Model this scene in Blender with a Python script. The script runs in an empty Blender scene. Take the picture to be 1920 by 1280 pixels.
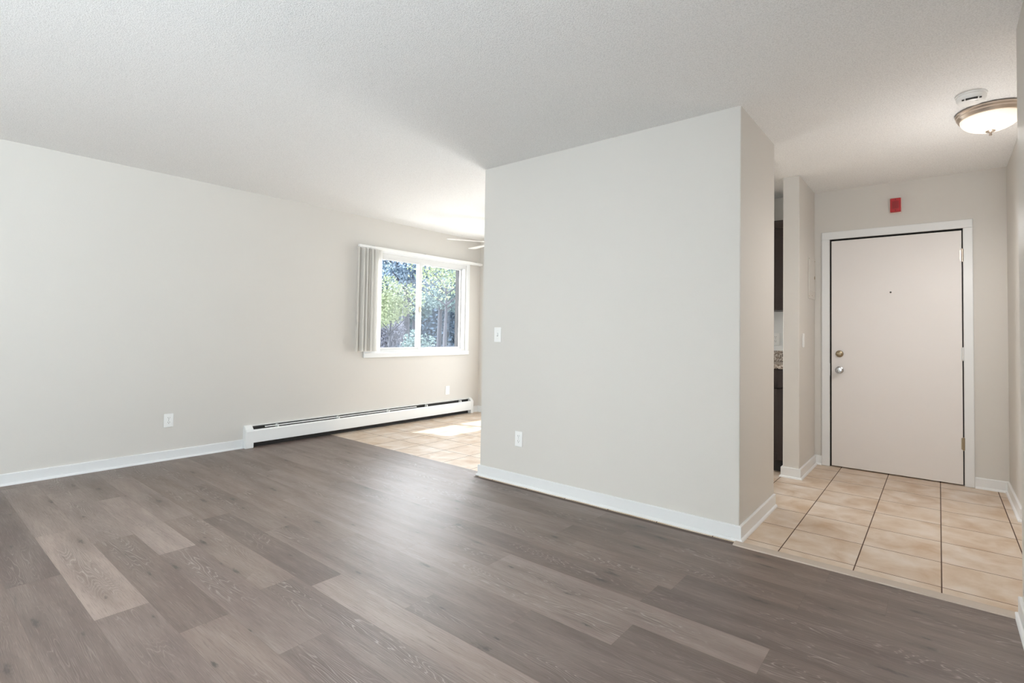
import bpy, bmesh, math, random
from mathutils import Vector, Matrix
random.seed(7)
S = bpy.context.scene
COL = S.collection

# ------------------------------------------------------------------ camera
HC = 1.153                       # eye height above the floor
cam = bpy.data.cameras.new('camera')
camo = bpy.data.objects.new('camera', cam); COL.objects.link(camo)
cam.sensor_width = 36.0; cam.sensor_fit = 'HORIZONTAL'
cam.lens = 36.0 * 964.783 / 1920.0
cam.shift_x = -(999.07 - 960.0) / 1920.0
cam.shift_y = (596.08 - 640.0) / 1920.0
cam.clip_start = 0.02; cam.clip_end = 300
_r = Vector((0.78529695, 0.61893105, 0.01526658)); _u = Vector((0.00548024, -0.03160664, 0.99948536)); _f = Vector((-0.61909504, 0.78480914, 0.02821249))
camo.matrix_world = Matrix(((_r.x, _u.x, -_f.x, 0), (_r.y, _u.y, -_f.y, 0), (_r.z, _u.z, -_f.z, HC), (0, 0, 0, 1)))
S.camera = camo

# ------------------------------------------------------------------ view, world, sun, daylight
S.view_settings.view_transform = 'Standard'; S.view_settings.look = 'None'
S.view_settings.gamma = 1.0; S.view_settings.use_curve_mapping = False
S.view_settings.exposure = 0.2
S.cycles.diffuse_bounces = 8; S.cycles.max_bounces = 14; S.cycles.transparent_max_bounces = 16
S.cycles.sample_clamp_indirect = 6.0; S.cycles.caustics_reflective = False; S.cycles.caustics_refractive = False

SKY0, SKY1 = 4.0, 22.0            # strength away from and towards the sun
W = bpy.data.worlds.new('sky'); S.world = W; W.use_nodes = True
_nt = W.node_tree; _nt.nodes.clear()
_tc = _nt.nodes.new('ShaderNodeTexCoord'); _sx = _nt.nodes.new('ShaderNodeSeparateXYZ')
_rp = _nt.nodes.new('ShaderNodeValToRGB'); _bg = _nt.nodes.new('ShaderNodeBackground'); _wo = _nt.nodes.new('ShaderNodeOutputWorld')
_nt.links.new(_tc.outputs['Generated'], _sx.inputs[0]); _nt.links.new(_sx.outputs['Z'], _rp.inputs[0])
_rp.color_ramp.elements[0].position = 0.0; _rp.color_ramp.elements[0].color = (1.0, 0.97, 0.94, 1)
_rp.color_ramp.elements[1].position = 0.8; _rp.color_ramp.elements[1].color = (0.78, 0.87, 1.0, 1)
_nt.links.new(_rp.outputs[0], _bg.inputs[0]); _nt.links.new(_bg.outputs[0], _wo.inputs[0])
# hazy sky: a bright band low over the trees on the sunny side, calmer overhead and behind the house
_ax = _nt.nodes.new('ShaderNodeMapRange'); _ax.interpolation_type = 'SMOOTHSTEP'
for _i, _q in enumerate((0.2, -0.5, 0.0, 1.0)): _ax.inputs[_i + 1].default_value = _q
_bz = _nt.nodes.new('ShaderNodeMapRange'); _bz.interpolation_type = 'SMOOTHSTEP'
for _i, _q in enumerate((0.34, 0.62, 1.0, 0.12)): _bz.inputs[_i + 1].default_value = _q
_ml = _nt.nodes.new('ShaderNodeMath'); _ml.operation = 'MULTIPLY'
_ma = _nt.nodes.new('ShaderNodeMath'); _ma.operation = 'MULTIPLY_ADD'; _ma.inputs[1].default_value = SKY1 - SKY0; _ma.inputs[2].default_value = SKY0
_nt.links.new(_sx.outputs['X'], _ax.inputs[0]); _nt.links.new(_sx.outputs['Z'], _bz.inputs[0])
_nt.links.new(_ax.outputs[0], _ml.inputs[0]); _nt.links.new(_bz.outputs[0], _ml.inputs[1]); _nt.links.new(_ml.outputs[0], _ma.inputs[0]); _nt.links.new(_ma.outputs[0], _bg.inputs[1])

def lamp(name, kind, energy, loc, direction=None, color=(1, 1, 1), **kw):
    l = bpy.data.lights.new(name, kind); l.energy = energy; l.color = color
    for k, v in kw.items(): setattr(l, k, v)
    o = bpy.data.objects.new(name, l); COL.objects.link(o); o.location = loc
    if direction is not None: o.rotation_euler = Vector(direction).to_track_quat('-Z', 'Y').to_euler()
    return o
SUN_DIR = Vector((0.606, 0.142, -1.0))
lamp('sun', 'SUN', 6.5, (-20, -5, 30), SUN_DIR, (1.0, 0.98, 0.95), angle=0.009)
# fill light for the unseen balcony door added in the left wall
lamp('balcony_fill_light', 'AREA', 60.0, (-5.72, -1.95, 1.10), (1, 0.2, -0.75), (0.80, 0.915, 1.0), shape='RECTANGLE', size=1.9, size_y=1.9)
# fill light aimed up through the window added behind the viewpoint
lamp('rear_fill_light', 'AREA', 400.0, (0.62, -1.80, 1.40), (-1, 0.7, 1.7), (0.80, 0.915, 1.0), shape='RECTANGLE', size=1.9, size_y=1.25)
# fill light outside the glass door added unseen in the dining end wall
lamp('dining_fill_light', 'AREA', 4.0, (-3.95, 5.76, 1.08), (-0.1, -1, -0.3), (0.90, 0.955, 1.0), shape='RECTANGLE', size=1.7, size_y=1.9)
# daylight of the dining window
lamp('dining_window_portal', 'AREA', 1.0, (-5.43, 4.34, 1.47), (1, 0, 0), shape='RECTANGLE', size=1.5, size_y=1.15).data.cycles.is_portal = True

# ------------------------------------------------------------------ material helpers
def srgb(r, g, b):
    f = lambda c: (c / 255 / 12.92) if c / 255 <= 0.04045 else ((c / 255 + 0.055) / 1.055) ** 2.4
    return (f(r), f(g), f(b), 1.0)

class N:
    """small wrapper round a node tree"""
    def __init__(s, name):
        s.m = bpy.data.materials.new(name); s.m.use_nodes = True; s.t = s.m.node_tree
        s.b = s.t.nodes['Principled BSDF']; s.out = s.t.nodes['Material Output']
    def n(s, typ, **kw):
        x = s.t.nodes.new(typ)
        for k, v in kw.items(): setattr(x, k, v)
        return x
    def set(s, inp, v):
        if isinstance(v, bpy.types.NodeSocket): s.t.links.new(v, inp)
        else: inp.default_value = v
    def math(s, op, a, b=0.0, c=0.0, clamp=False):
        x = s.n('ShaderNodeMath', operation=op, use_clamp=clamp)
        s.set(x.inputs[0], a); s.set(x.inputs[1], b); s.set(x.inputs[2], c)
        return x.outputs[0]
    def mix(s, f, a, b, mode='MIX'):
        x = s.n('ShaderNodeMix', data_type='RGBA', blend_type=mode)
        s.set(x.inputs[0], f); s.set(x.inputs[6], a); s.set(x.inputs[7], b)
        return x.outputs[2]
    def ramp(s, v, stops):
        x = s.n('ShaderNodeValToRGB'); s.set(x.inputs[0], v)
        e = x.color_ramp.elements
        while len(e) < len(stops): e.new(0.5)
        for el, (p, c) in zip(e, stops):
            el.position = p; el.color = c if len(c) == 4 else (*c, 1)
        return x.outputs[0]
    def sstep(s, v, a, b, lo=0.0, hi=1.0):
        x = s.n('ShaderNodeMapRange', interpolation_type='SMOOTHSTEP')
        s.set(x.inputs[0], v)
        for i, q in enumerate((a, b, lo, hi)): x.inputs[i + 1].default_value = q
        return x.outputs[0]
    def pos(s):
        return s.n('ShaderNodeNewGeometry').outputs['Position']
    def obj(s):
        return s.n('ShaderNodeTexCoord').outputs['Object']
    def xyz(s, v):
        x = s.n('ShaderNodeSeparateXYZ'); s.set(x.inputs[0], v); return x.outputs
    def vec(s, x, y, z):
        c = s.n('ShaderNodeCombineXYZ')
        for i, v in enumerate((x, y, z)): s.set(c.inputs[i], v)
        return c.outputs[0]
    def noise(s, v, scale=5, detail=3, rough=0.5, dist=0.0):
        x = s.n('ShaderNodeTexNoise'); s.set(x.inputs['Vector'], v)
        x.inputs['Scale'].default_value = scale; x.inputs['Detail'].default_value = detail
        x.inputs['Roughness'].default_value = rough; x.inputs['Distortion'].default_value = dist
        return x.outputs['Fac']
    def voronoi(s, v, scale=5, feature='F1', dims='3D'):
        x = s.n('ShaderNodeTexVoronoi', feature=feature, voronoi_dimensions=dims); s.set(x.inputs['Vector'], v); x.inputs['Scale'].default_value = scale
        return x
    def bump(s, h, dist=0.001, strength=1.0):
        x = s.n('ShaderNodeBump'); s.set(x.inputs['Height'], h); x.inputs['Distance'].default_value = dist; x.inputs['Strength'].default_value = strength
        s.t.links.new(x.outputs[0], s.b.inputs['Normal'])
    def col(s, v): s.set(s.b.inputs['Base Color'], v)
    def rough(s, v): s.set(s.b.inputs['Roughness'], v)

def plain(name, c, rough=0.5, metal=0.0, bump=0.0, scale=60, var=0.0):
    k = N(name); k.b.inputs['Metallic'].default_value = metal
    k.rough(rough)
    p = k.obj()
    n = k.noise(p, scale, 3)
    if var:
        k.col(k.mix(k.noise(p, scale * 0.12, 3), tuple(x * (1 - var) for x in c[:3]) + (1,), c))
    else: k.col(c)
    if bump: k.bump(n, bump)
    return k.m

def wall_paint(name, c):
    k = N(name); p = k.pos()
    k.col(k.mix(k.noise(p, 1.1, 3), tuple(x * 0.975 for x in c[:3]) + (1,), c))
    k.rough(0.55); k.b.inputs['Specular IOR Level'].default_value = 0.3
    k.bump(k.noise(p, 190, 2), 0.0006, 0.6)
    return k.m

WALL = srgb(212, 208, 202)
M = {}
M['wall'] = wall_paint('wall_paint', WALL)
M['trim'] = plain('white_trim_paint', srgb(229, 230, 230), 0.32, bump=0.0002, scale=90)
M['door'] = plain('door_paint', srgb(230, 225, 222), 0.4, bump=0.0004, scale=40, var=0.02)
M['plastic'] = plain('white_plastic', srgb(238, 238, 236), 0.35)
M['seam'] = plain('floor_seam', srgb(92, 78, 70), 0.8)
M['slot'] = plain('dark_slot', srgb(45, 42, 40), 0.7)
M['heater'] = plain('heater_enamel', srgb(238, 239, 238), 0.3, bump=0.0003, scale=30)
M['vinyl'] = plain('white_vinyl', srgb(222, 222, 221), 0.35)
def vane_mat():
    k = N('blind_vane'); k.col(srgb(246, 245, 243)); k.rough(0.5)
    t = k.n('ShaderNodeBsdfTranslucent'); t.inputs[0].default_value = srgb(246, 245, 243)
    m = k.n('ShaderNodeMixShader'); m.inputs[0].default_value = 0.5
    k.t.links.new(k.b.outputs[0], m.inputs[1]); k.t.links.new(t.outputs[0], m.inputs[2]); k.t.links.new(m.outputs[0], k.out.inputs[0])
    return k.m
M['vane'] = vane_mat()
M['nickel'] = plain('brushed_nickel', srgb(205, 190, 176), 0.3, 1.0)
M['brass'] = plain('aged_brass', srgb(170, 155, 130), 0.32, 1.0)
M['chrome'] = plain('satin_chrome', srgb(200, 200, 200), 0.25, 1.0)
M['red'] = plain('red_plastic', srgb(176, 30, 36), 0.35)
M['darkred'] = plain('red_grille_shade', srgb(120, 18, 22), 0.5)
M['backplate'] = plain('pale_backplate', srgb(226, 205, 196), 0.5)
M['cabinet'] = plain('espresso_cabinet', srgb(40, 25, 21), 0.4, bump=0.0003, scale=25, var=0.3)
M['exterior'] = plain('dark_exterior_reveal', srgb(12, 13, 20), 0.7)
M['stucco'] = plain('exterior_wall', srgb(90, 80, 70), 0.9)
M['bark'] = plain('bark', srgb(65, 68, 79), 0.9, bump=0.01, scale=14, var=0.4)
M['fan'] = plain('fan_white', srgb(238, 236, 232), 0.4)
M['fence'] = plain('weathered_fence', srgb(83, 93, 107), 0.9, var=0.2, scale=20)

def ceiling_mat():
    k = N('popcorn_ceiling'); p = k.pos()
    n1 = k.noise(p, 150, 3, 0.6); v = k.voronoi(p, 190).outputs['Distance']
    h = k.math('SUBTRACT', n1, k.math('MULTIPLY', v, 0.5))
    k.col(k.mix(k.sstep(h, 0.05, 0.4), srgb(232, 232, 231), srgb(247, 247, 246)))
    k.rough(0.9); k.b.inputs['Specular IOR Level'].default_value = 0.1
    k.bump(h, 0.003, 0.7)
    return k.m
M['ceiling'] = ceiling_mat()

def plank_mat():
    k = N('grey_oak_plank')
    uv = k.n('ShaderNodeUVMap', uv_map='plank').outputs[0]
    at = k.n('ShaderNodeVertexColor', layer_name='tone').outputs[0]
    sep = k.n('ShaderNodeSeparateColor'); k.set(sep.inputs[0], at)
    tone, seed, warm = sep.outputs
    u, v, _ = k.xyz(uv)                      # u: metres along the plank, v: metres across it
    z = k.math('MULTIPLY', seed, 91.0)
    u2 = k.math('ADD', u, k.math('MULTIPLY', seed, 47.3))
    broad = k.noise(k.vec(k.math('MULTIPLY', u2, 1.5), k.math('MULTIPLY', v, 11.0), z), 1.0, 4, 0.55)
    # cathedral figure: contour lines of a stretched field, strongest along the heart of each board
    field = k.noise(k.vec(k.math('MULTIPLY', u2, 0.85), k.math('MULTIPLY', v, 8.0), z), 1.0, 3.0, 0.45, 0.10)
    ring = k.math('ABSOLUTE', k.math('SUBTRACT', k.math('FRACT', k.math('MULTIPLY', field, 42.0)), 0.5))
    ringl = k.sstep(ring, 0.36, 0.5)
    wander = k.math('MULTIPLY', k.math('SUBTRACT', k.noise(k.vec(k.math('MULTIPLY', u2, 1.6), z, 3.0), 1.0, 2), 0.5), 0.12)
    heart = k.sstep(k.math('ABSOLUTE', k.math('SUBTRACT', k.math('SUBTRACT', v, 0.088), wander)), 0.075, 0.015)
    fig = k.math('MULTIPLY', heart, k.sstep(k.noise(k.vec(k.math('MULTIPLY', u2, 1.1), z, 7.0), 1.0, 2), 0.42, 0.60))
    lime = k.math('MULTIPLY', ringl, fig)
    pores = k.noise(k.vec(k.math('MULTIPLY', u2, 11.0), k.math('MULTIPLY', v, 330.0), z), 1.0, 3, 0.6)
    pore2 = k.noise(k.vec(k.math('MULTIPLY', u2, 9.0), k.math('MULTIPLY', v, 440.0), z), 1.0, 2, 0.6)
    # knots
    def knots(su, sv, r0, r1, keep, zz):
        kv = k.voronoi(k.vec(k.math('ADD', k.math('MULTIPLY', u2, su), zz), k.math('ADD', k.math('MULTIPLY', v, sv), k.math('MULTIPLY', seed, 37.0)), 0.0), 1.0, dims='2D')
        c3 = k.n('ShaderNodeSeparateColor'); k.set(c3.inputs[0], kv.outputs['Color'])
        jit = k.math('MULTIPLY', k.math('SUBTRACT', k.noise(k.vec(k.math('MULTIPLY', u2, 26.0), k.math('MULTIPLY', v, 80.0), z), 1.0, 4, 0.65), 0.5), 0.30)
        kd = k.math('ADD', kv.outputs['Distance'], jit)
        on = k.sstep(c3.outputs[0], keep, keep + 0.04)
        return k.math('MULTIPLY', k.sstep(kd, r1, r0), on), k.math('MULTIPLY', k.sstep(kv.outputs['Distance'], 0.55, 0.03), on)
    kn1, sm1 = knots(1.7, 7.0, 0.0, 0.11, 0.66, 0.0)
    kn2, sm2 = knots(3.0, 12.0, 0.0, 0.09, 0.84, 5.0)
    knot = k.math('MAXIMUM', kn1, kn2)
    smoky = k.math('MAXIMUM', sm1, k.math('MULTIPLY', sm2, 0.7))
    crack = k.sstep(k.noise(k.vec(k.math('MULTIPLY', u2, 2.2), k.math('MULTIPLY', v, 34.0), k.math('ADD', z, 4.0)), 1.0, 4, 0.6), 0.66, 0.76)
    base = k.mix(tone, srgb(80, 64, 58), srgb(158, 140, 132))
    base = k.mix(k.math('MULTIPLY', warm, 0.22), base, srgb(140, 117, 100))
    c = k.mix(k.sstep(broad, 0.3, 0.72), k.mix(0.30, base, srgb(84, 68, 60)), k.mix(0.16, base, srgb(188, 174, 162)))
    c = k.mix(k.math('MULTIPLY', fig, 0.30), c, srgb(88, 72, 66))
    c = k.mix(k.math('MULTIPLY', k.sstep(pores, 0.5, 0.7), 0.42), c, srgb(80, 66, 60))
    c = k.mix(k.math('MULTIPLY', k.sstep(pore2, 0.55, 0.75), 0.18), c, srgb(206, 196, 188))
    c = k.mix(k.math('MULTIPLY', lime, 0.28), c, srgb(212, 202, 192))
    c = k.mix(k.math('MULTIPLY', k.math('MULTIPLY', k.sstep(ring, 0.2, 0.0), fig), 0.34), c, srgb(86, 70, 62))
    c = k.mix(k.math('MULTIPLY', crack, 0.55), c, srgb(70, 56, 50))
    c = k.mix(k.math('MULTIPLY', smoky, 0.40), c, srgb(82, 68, 60))
    c = k.mix(k.math('MULTIPLY', knot, 0.80), c, srgb(52, 42, 38))
    k.col(c)
    h = k.math('ADD', k.math('MULTIPLY', pores, 0.7), k.math('MULTIPLY', pore2, 0.5))
    k.rough(k.math('ADD', 0.40, k.math('MULTIPLY', pores, 0.12)))
    k.b.inputs['Specular IOR Level'].default_value = 0.8
    k.bump(h, 0.0013, 0.6)
    return k.m
M['plank'] = plank_mat()

TX0, TY0, TXP, TYP = 0.005, 3.09, 0.3437, 0.340        # tile grid of hall, kitchen and dining floor
def tile_mat():
    k = N('beige_floor_tile'); p = k.pos(); x, y, z = k.xyz(p)
    gx = k.math('DIVIDE', k.math('SUBTRACT', x, TX0), TXP); gy = k.math('DIVIDE', k.math('SUBTRACT', y, TY0), TYP)
    fx = k.math('ABSOLUTE', k.math('SUBTRACT', k.math('FRACT', k.math('ADD', gx, 100.5)), 0.5))
    fy = k.math('ABSOLUTE', k.math('SUBTRACT', k.math('FRACT', k.math('ADD', gy, 100.5)), 0.5))
    grx = k.sstep(fx, 0.0055, 0.0095, 1, 0); gry = k.sstep(fy, 0.0055, 0.009, 1, 0)
    gr = k.math('MAXIMUM', grx, gry)
    cell = k.vec(k.math('FLOOR', k.math('ADD', gx, 0.0)), k.math('FLOOR', gy), 0.0)
    wn = k.n('ShaderNodeTexWhiteNoise', noise_dimensions='2D'); k.set(wn.inputs['Vector'], cell)
    off = k.n('ShaderNodeVectorMath', operation='ADD'); k.set(off.inputs[0], p); k.set(off.inputs[1], k.vec(k.math('MULTIPLY', wn.outputs['Value'], 40.0), 0.0, 0.0))
    q = off.outputs[0]
    n1 = k.noise(q, 5.5, 4, 0.55, 0.4); n2 = k.noise(k.vec(k.math('MULTIPLY', k.xyz(q)[0], 0.6), k.xyz(q)[1], 0.0), 26, 4, 0.6, 0.3)
    c = k.ramp(n1, [(0.28, srgb(182, 154, 126)), (0.5, srgb(205, 188, 170)), (0.7, srgb(218, 208, 198))])
    c = k.mix(k.math('MULTIPLY', n2, 0.22), c, srgb(192, 166, 140))
    c = k.mix(k.math('MULTIPLY', wn.outputs['Value'], 0.18), c, srgb(208, 184, 156))
    c = k.mix(gr, c, srgb(84, 62, 50))
    k.col(c)
    k.rough(k.math('ADD', k.math('MULTIPLY', gr, 0.5), k.math('ADD', 0.34, k.math('MULTIPLY', n2, 0.12))))
    k.b.inputs['Specular IOR Level'].default_value = 0.35
    k.bump(k.math('SUBTRACT', k.math('MULTIPLY', n2, 0.25), gr), 0.0012, 0.6)
    return k.m
M['tile'] = tile_mat()

def granite():
    k = N('speckled_granite'); p = k.obj()
    a = k.voronoi(p, 130); s = k.n('ShaderNodeSeparateColor'); k.set(s.inputs[0], a.outputs['Color'])
    c = k.ramp(s.outputs[0], [(0.0, srgb(70, 60, 55)), (0.3, srgb(120, 106, 96)), (0.5, srgb(190, 178, 166)), (0.85, srgb(214, 206, 198))])
    k.col(k.mix(k.sstep(k.noise(p, 30, 3), 0.5, 0.7), c, srgb(150, 132, 118))); k.rough(0.2)
    return k.m
M['granite'] = granite()

def glass():
    k = N('window_glass'); t = k.n('ShaderNodeBsdfTransparent'); t.inputs[0].default_value = (0.95, 0.965, 0.965, 1)
    g = k.n('ShaderNodeBsdfGlossy'); g.inputs['Roughness'].default_value = 0.02; g.inputs[0].default_value = (0.9, 0.95, 1, 1)
    f = k.n('ShaderNodeFresnel'); f.inputs[0].default_value = 1.45
    m = k.n('ShaderNodeMixShader'); k.set(m.inputs[0], k.math('MULTIPLY', f.outputs[0], k.math('SUBTRACT', 1.0, k.n('ShaderNodeNewGeometry').outputs['Backfacing'])))
    k.t.links.new(t.outputs[0], m.inputs[1]); k.t.links.new(g.outputs[0], m.inputs[2]); k.t.links.new(m.outputs[0], k.out.inputs[0])
    return k.m
M['glass'] = glass()

def lamp_glass():
    k = N('alabaster_lamp_glass'); n = k.noise(k.obj(), 9, 3)
    k.col(srgb(250, 240, 222)); k.rough(0.4)
    k.set(k.b.inputs['Emission Color'], k.mix(n, (1.0, 0.88, 0.72, 1), (1.0, 0.94, 0.84, 1)))
    k.b.inputs['Emission Strength'].default_value = 0.55
    return k.m
M['lampglass'] = lamp_glass()

def leaf_mat(name, a, b):
    k = N(name); n = k.noise(k.pos(), 3.5, 3)
    k.col(k.mix(n, a, b)); k.rough(0.6)
    k.b.inputs['Transmission Weight'].default_value = 0.0
    return k.m
M['leaf_green'] = leaf_mat('leaves_green', srgb(79, 100, 105), srgb(117, 137, 135))  # blue-grey haze of the window view is mixed into these leaf colours
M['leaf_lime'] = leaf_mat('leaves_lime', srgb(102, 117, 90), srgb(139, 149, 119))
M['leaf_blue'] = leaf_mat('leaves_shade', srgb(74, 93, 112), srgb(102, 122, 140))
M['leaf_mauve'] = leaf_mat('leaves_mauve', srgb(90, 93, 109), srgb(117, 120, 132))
def grass():
    k = N('lawn'); p = k.pos(); x, y, z = k.xyz(p)
    n = k.noise(k.vec(k.math('MULTIPLY', x, 0.8), k.math('MULTIPLY', y, 0.8), 0.0), 1.0, 5, 0.6)
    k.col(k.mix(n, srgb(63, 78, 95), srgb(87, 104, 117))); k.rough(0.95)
    return k.m
M['grass'] = grass()

# ------------------------------------------------------------------ mesh helpers
def link(name, bm, m, parent=None, smooth=False, loc=None):
    me = bpy.data.meshes.new(name); bmesh.ops.recalc_face_normals(bm, faces=bm.faces); bm.to_mesh(me); bm.free()
    ms = m if isinstance(m, (list, tuple)) else [m]
    for x in ms: me.materials.append(M[x] if isinstance(x, str) else x)
    if smooth:
        for p in me.polygons: p.use_smooth = True
        try: me.set_sharp_from_angle(angle=math.radians(38))
        except Exception: pass
    o = bpy.data.objects.new(name, me); COL.objects.link(o)
    if parent is not None: o.parent = parent
    if loc is not None: o.location = loc
    return o
def tag(o, label, cat, group=None, kind=None):
    o['label'] = label; o['category'] = cat
    if group: o['group'] = group
    if kind: o['kind'] = kind
    return o
def thing(name, label, cat, loc=(0, 0, 0), rotz=0.0, group=None, kind=None):
    o = bpy.data.objects.new(name, None); COL.objects.link(o); o.empty_display_size = 0.1
    o.location = loc; o.rotation_euler = (0, 0, rotz)
    return tag(o, label, cat, group, kind)
def box(bm, x0, x1, y0, y1, z0, z1, bev=0.0, seg=1, mi=0):
    r = bmesh.ops.create_cube(bm, size=1.0)
    vs = r['verts']
    for v in vs: v.co = Vector(((x0 + x1) / 2 + v.co.x * (x1 - x0), (y0 + y1) / 2 + v.co.y * (y1 - y0), (z0 + z1) / 2 + v.co.z * (z1 - z0)))
    fs = list({f for v in vs for f in v.link_faces})
    for f in fs: f.material_index = mi
    if bev:
        bmesh.ops.bevel(bm, geom=list({e for v in vs for e in v.link_edges}), offset=bev, segments=seg, affect='EDGES', profile=0.5)
    return bm
def B(*a, **k): return box(bmesh.new(), *a, **k)
def lathe(bm, prof, seg=40, origin=(0, 0, 0), axis='Z', mi=0):
    """prof: (radius, height) list; axis the turning axis"""
    o = Vector(origin); rings = []
    def P(r, h, a):
        c, s = math.cos(a) * r, math.sin(a) * r
        return o + (Vector((c, s, h)) if axis == 'Z' else Vector((h, c, s)) if axis == 'X' else Vector((c, h, s)))
    for r, h in prof:
        rings.append([bm.verts.new(P(0, h, 0))] if r < 1e-6 else [bm.verts.new(P(r, h, 2 * math.pi * i / seg)) for i in range(seg)])
    for A, C in zip(rings, rings[1:]):
        for i in range(seg):
            j = (i + 1) % seg
            if len(A) == 1 and len(C) == 1: continue
            if len(A) == 1: f = bm.faces.new((A[0], C[i], C[j]))
            elif len(C) == 1: f = bm.faces.new((A[i], C[0], A[j]))
            else: f = bm.faces.new((A[i], C[i], C[j], A[j]))
            f.material_index = mi
    return bm
def prism(bm, prof, a0, a1, axis='Y', mi=0):
    """extrude a closed 2-D profile; axis Y: prof is (x,z); axis X: prof is (y,z)"""
    mk = (lambda p, a: (p[0], a, p[1])) if axis == 'Y' else (lambda p, a: (a, p[0], p[1]))
    A = [bm.verts.new(mk(p, a0)) for p in prof]; C = [bm.verts.new(mk(p, a1)) for p in prof]
    n = len(prof)
    for i in range(n):
        bm.faces.new((A[i], A[(i + 1) % n], C[(i + 1) % n], C[i])).material_index = mi
    bm.faces.new(A).material_index = mi; bm.faces.new(list(reversed(C))).material_index = mi
    return bm

# ------------------------------------------------------------------ the place: measures (metres)
XW, H = -5.266, 2.48                 # window wall, ceiling height
YP, PX0, PX1, Y2 = 3.032, -2.912, -0.888, 3.803   # partition front, its ends, its return
YS, SX0, SX1 = 4.640, -1.0145, -0.892             # stub wall by the entry
YD, XR, YR = 5.307, 0.414, 4.530                  # entry wall, right hall wall and its end
YB = 5.413                           # dining back wall
XN, YN = 0.268, 2.970                # near right wall and its end
BY0 = -3.20                          # wall behind the photographer
WT = 0.174                           # outer wall thickness
def struct(name, bm, m, label, cat='wall'):
    return tag(link(name, bm, m), label, cat, kind='structure')

# window wall with its two openings
WY0, WY1, WZ0, WZ1 = 3.555, 5.130, 0.885, 2.085
DY0, DY1, DZ1 = -2.87, -1.03, 2.05
bm = bmesh.new(); xo = XW - WT
for (a, b, c, d) in [(BY0 - .1, DY0, -.12, H), (DY0, DY1, DZ1, H), (DY0, DY1, -.12, -0.005), (DY1, WY0, -.12, H), (WY0, WY1, -.12, WZ0), (WY0, WY1, WZ1, H), (WY1, YB + .1, -.12, H)]:
    box(bm, xo, XW, a, b, c, d)
struct('wall_left', bm, 'wall', 'long beige wall on the left with the sliding window and the baseboard heater')
bm = bmesh.new()
prism_pts = [(PX0, YP), (PX1, YP), (PX1, Y2), (PX1 - 0.115, Y2), (PX1 - 0.115, YP + 0.115), (PX0, YP + 0.115)]
lo = [bm.verts.new((x, y, 0)) for x, y in prism_pts]; hi = [bm.verts.new((x, y, H)) for x, y in prism_pts]
for i in range(6): bm.faces.new((lo[i], lo[(i + 1) % 6], hi[(i + 1) % 6], hi[i]))
bm.faces.new(lo); bm.faces.new(hi)
bmesh.ops.bevel(bm, geom=[e for e in bm.edges if abs(e.verts[0].co.z - e.verts[1].co.z) > 1], offset=.003, segments=2, affect='EDGES')
struct('wall_partition', bm, 'wall', 'L shaped pale beige wall in the middle carrying a light switch and an outlet')
struct('wall_stub', B(SX0, SX1, YS, YD, 0.0, H, bev=0.004), 'wall', 'narrow wall end between the kitchen gap and the entry door')
bm = bmesh.new(); LX0, LX1 = -0.770, 0.155
for (a, b, c, d) in [(-2.9, LX0, 0, H), (LX0, LX1, 2.035, H), (LX1, 1.75, 0, H)]: box(bm, a, b, YD, YD + 0.15, c, d)
struct('wall_entry', bm, 'wall', 'beige wall holding the white entry door under the red alarm')
GX0, GX1 = -4.84, -3.06
bm = bmesh.new()
for (p, q, c, d) in [(XW, GX0, -.1, H), (GX0, GX1, 2.05, H), (GX0, GX1, -.1, -.005), (GX1, -2.9, -.1, H)]: box(bm, p, q, YB, YB + .15, c, d)
struct('wall_dining', bm, 'wall', 'sliver of beige end wall behind the dining area')
struct('wall_hall', B(XR, 1.65, YR, YD, 0, H, bev=0.006), 'wall', 'beige wall on the right of the entry hall beside the door')
VY0, VY1, VZ0, VZ1 = -2.80, -0.80, 0.80, 2.10
bm = bmesh.new()
for (p, q, c, d) in [(BY0 - .15, VY0, -.1, H), (VY0, VY1, -.1, VZ0), (VY0, VY1, VZ1, H), (VY1, YN - .15, -.1, H)]: box(bm, XN, XN + .15, p, q, c, d)
box(bm, XN, 1.65, YN - .15, YN, -.1, H)
struct('wall_right', bm, 'wall', 'edge of the near beige wall at the right border')
struct('wall_passage', B(1.65, 1.75, YN - .15, YD, 0, H), 'wall', 'far end wall of the side passage')
struct('wall_back', B(XW, XN + .15, BY0 - .15, BY0, -0.1, H), 'wall', 'beige wall behind the viewpoint')
struct('ceiling', B(XW - WT, 1.75, BY0 - .15, YB + .15, H, H + 0.12), 'ceiling', 'white popcorn textured ceiling over the whole room', 'ceiling')
struct('roof_eave', B(-5.81, XW - WT, BY0 - .5, YB + .6, 2.60, 2.72), 'trim', 'white roof overhang outside above the window', 'eave')

struct('sun_block_slab', B(-6.9, XW - WT - .001, -3.8, -0.4, 2.30, 2.46), 'stucco', 'unseen slab added outside over the balcony door to block the sun', 'balcony')  # put in above the door to keep a sun patch off the floor
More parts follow.
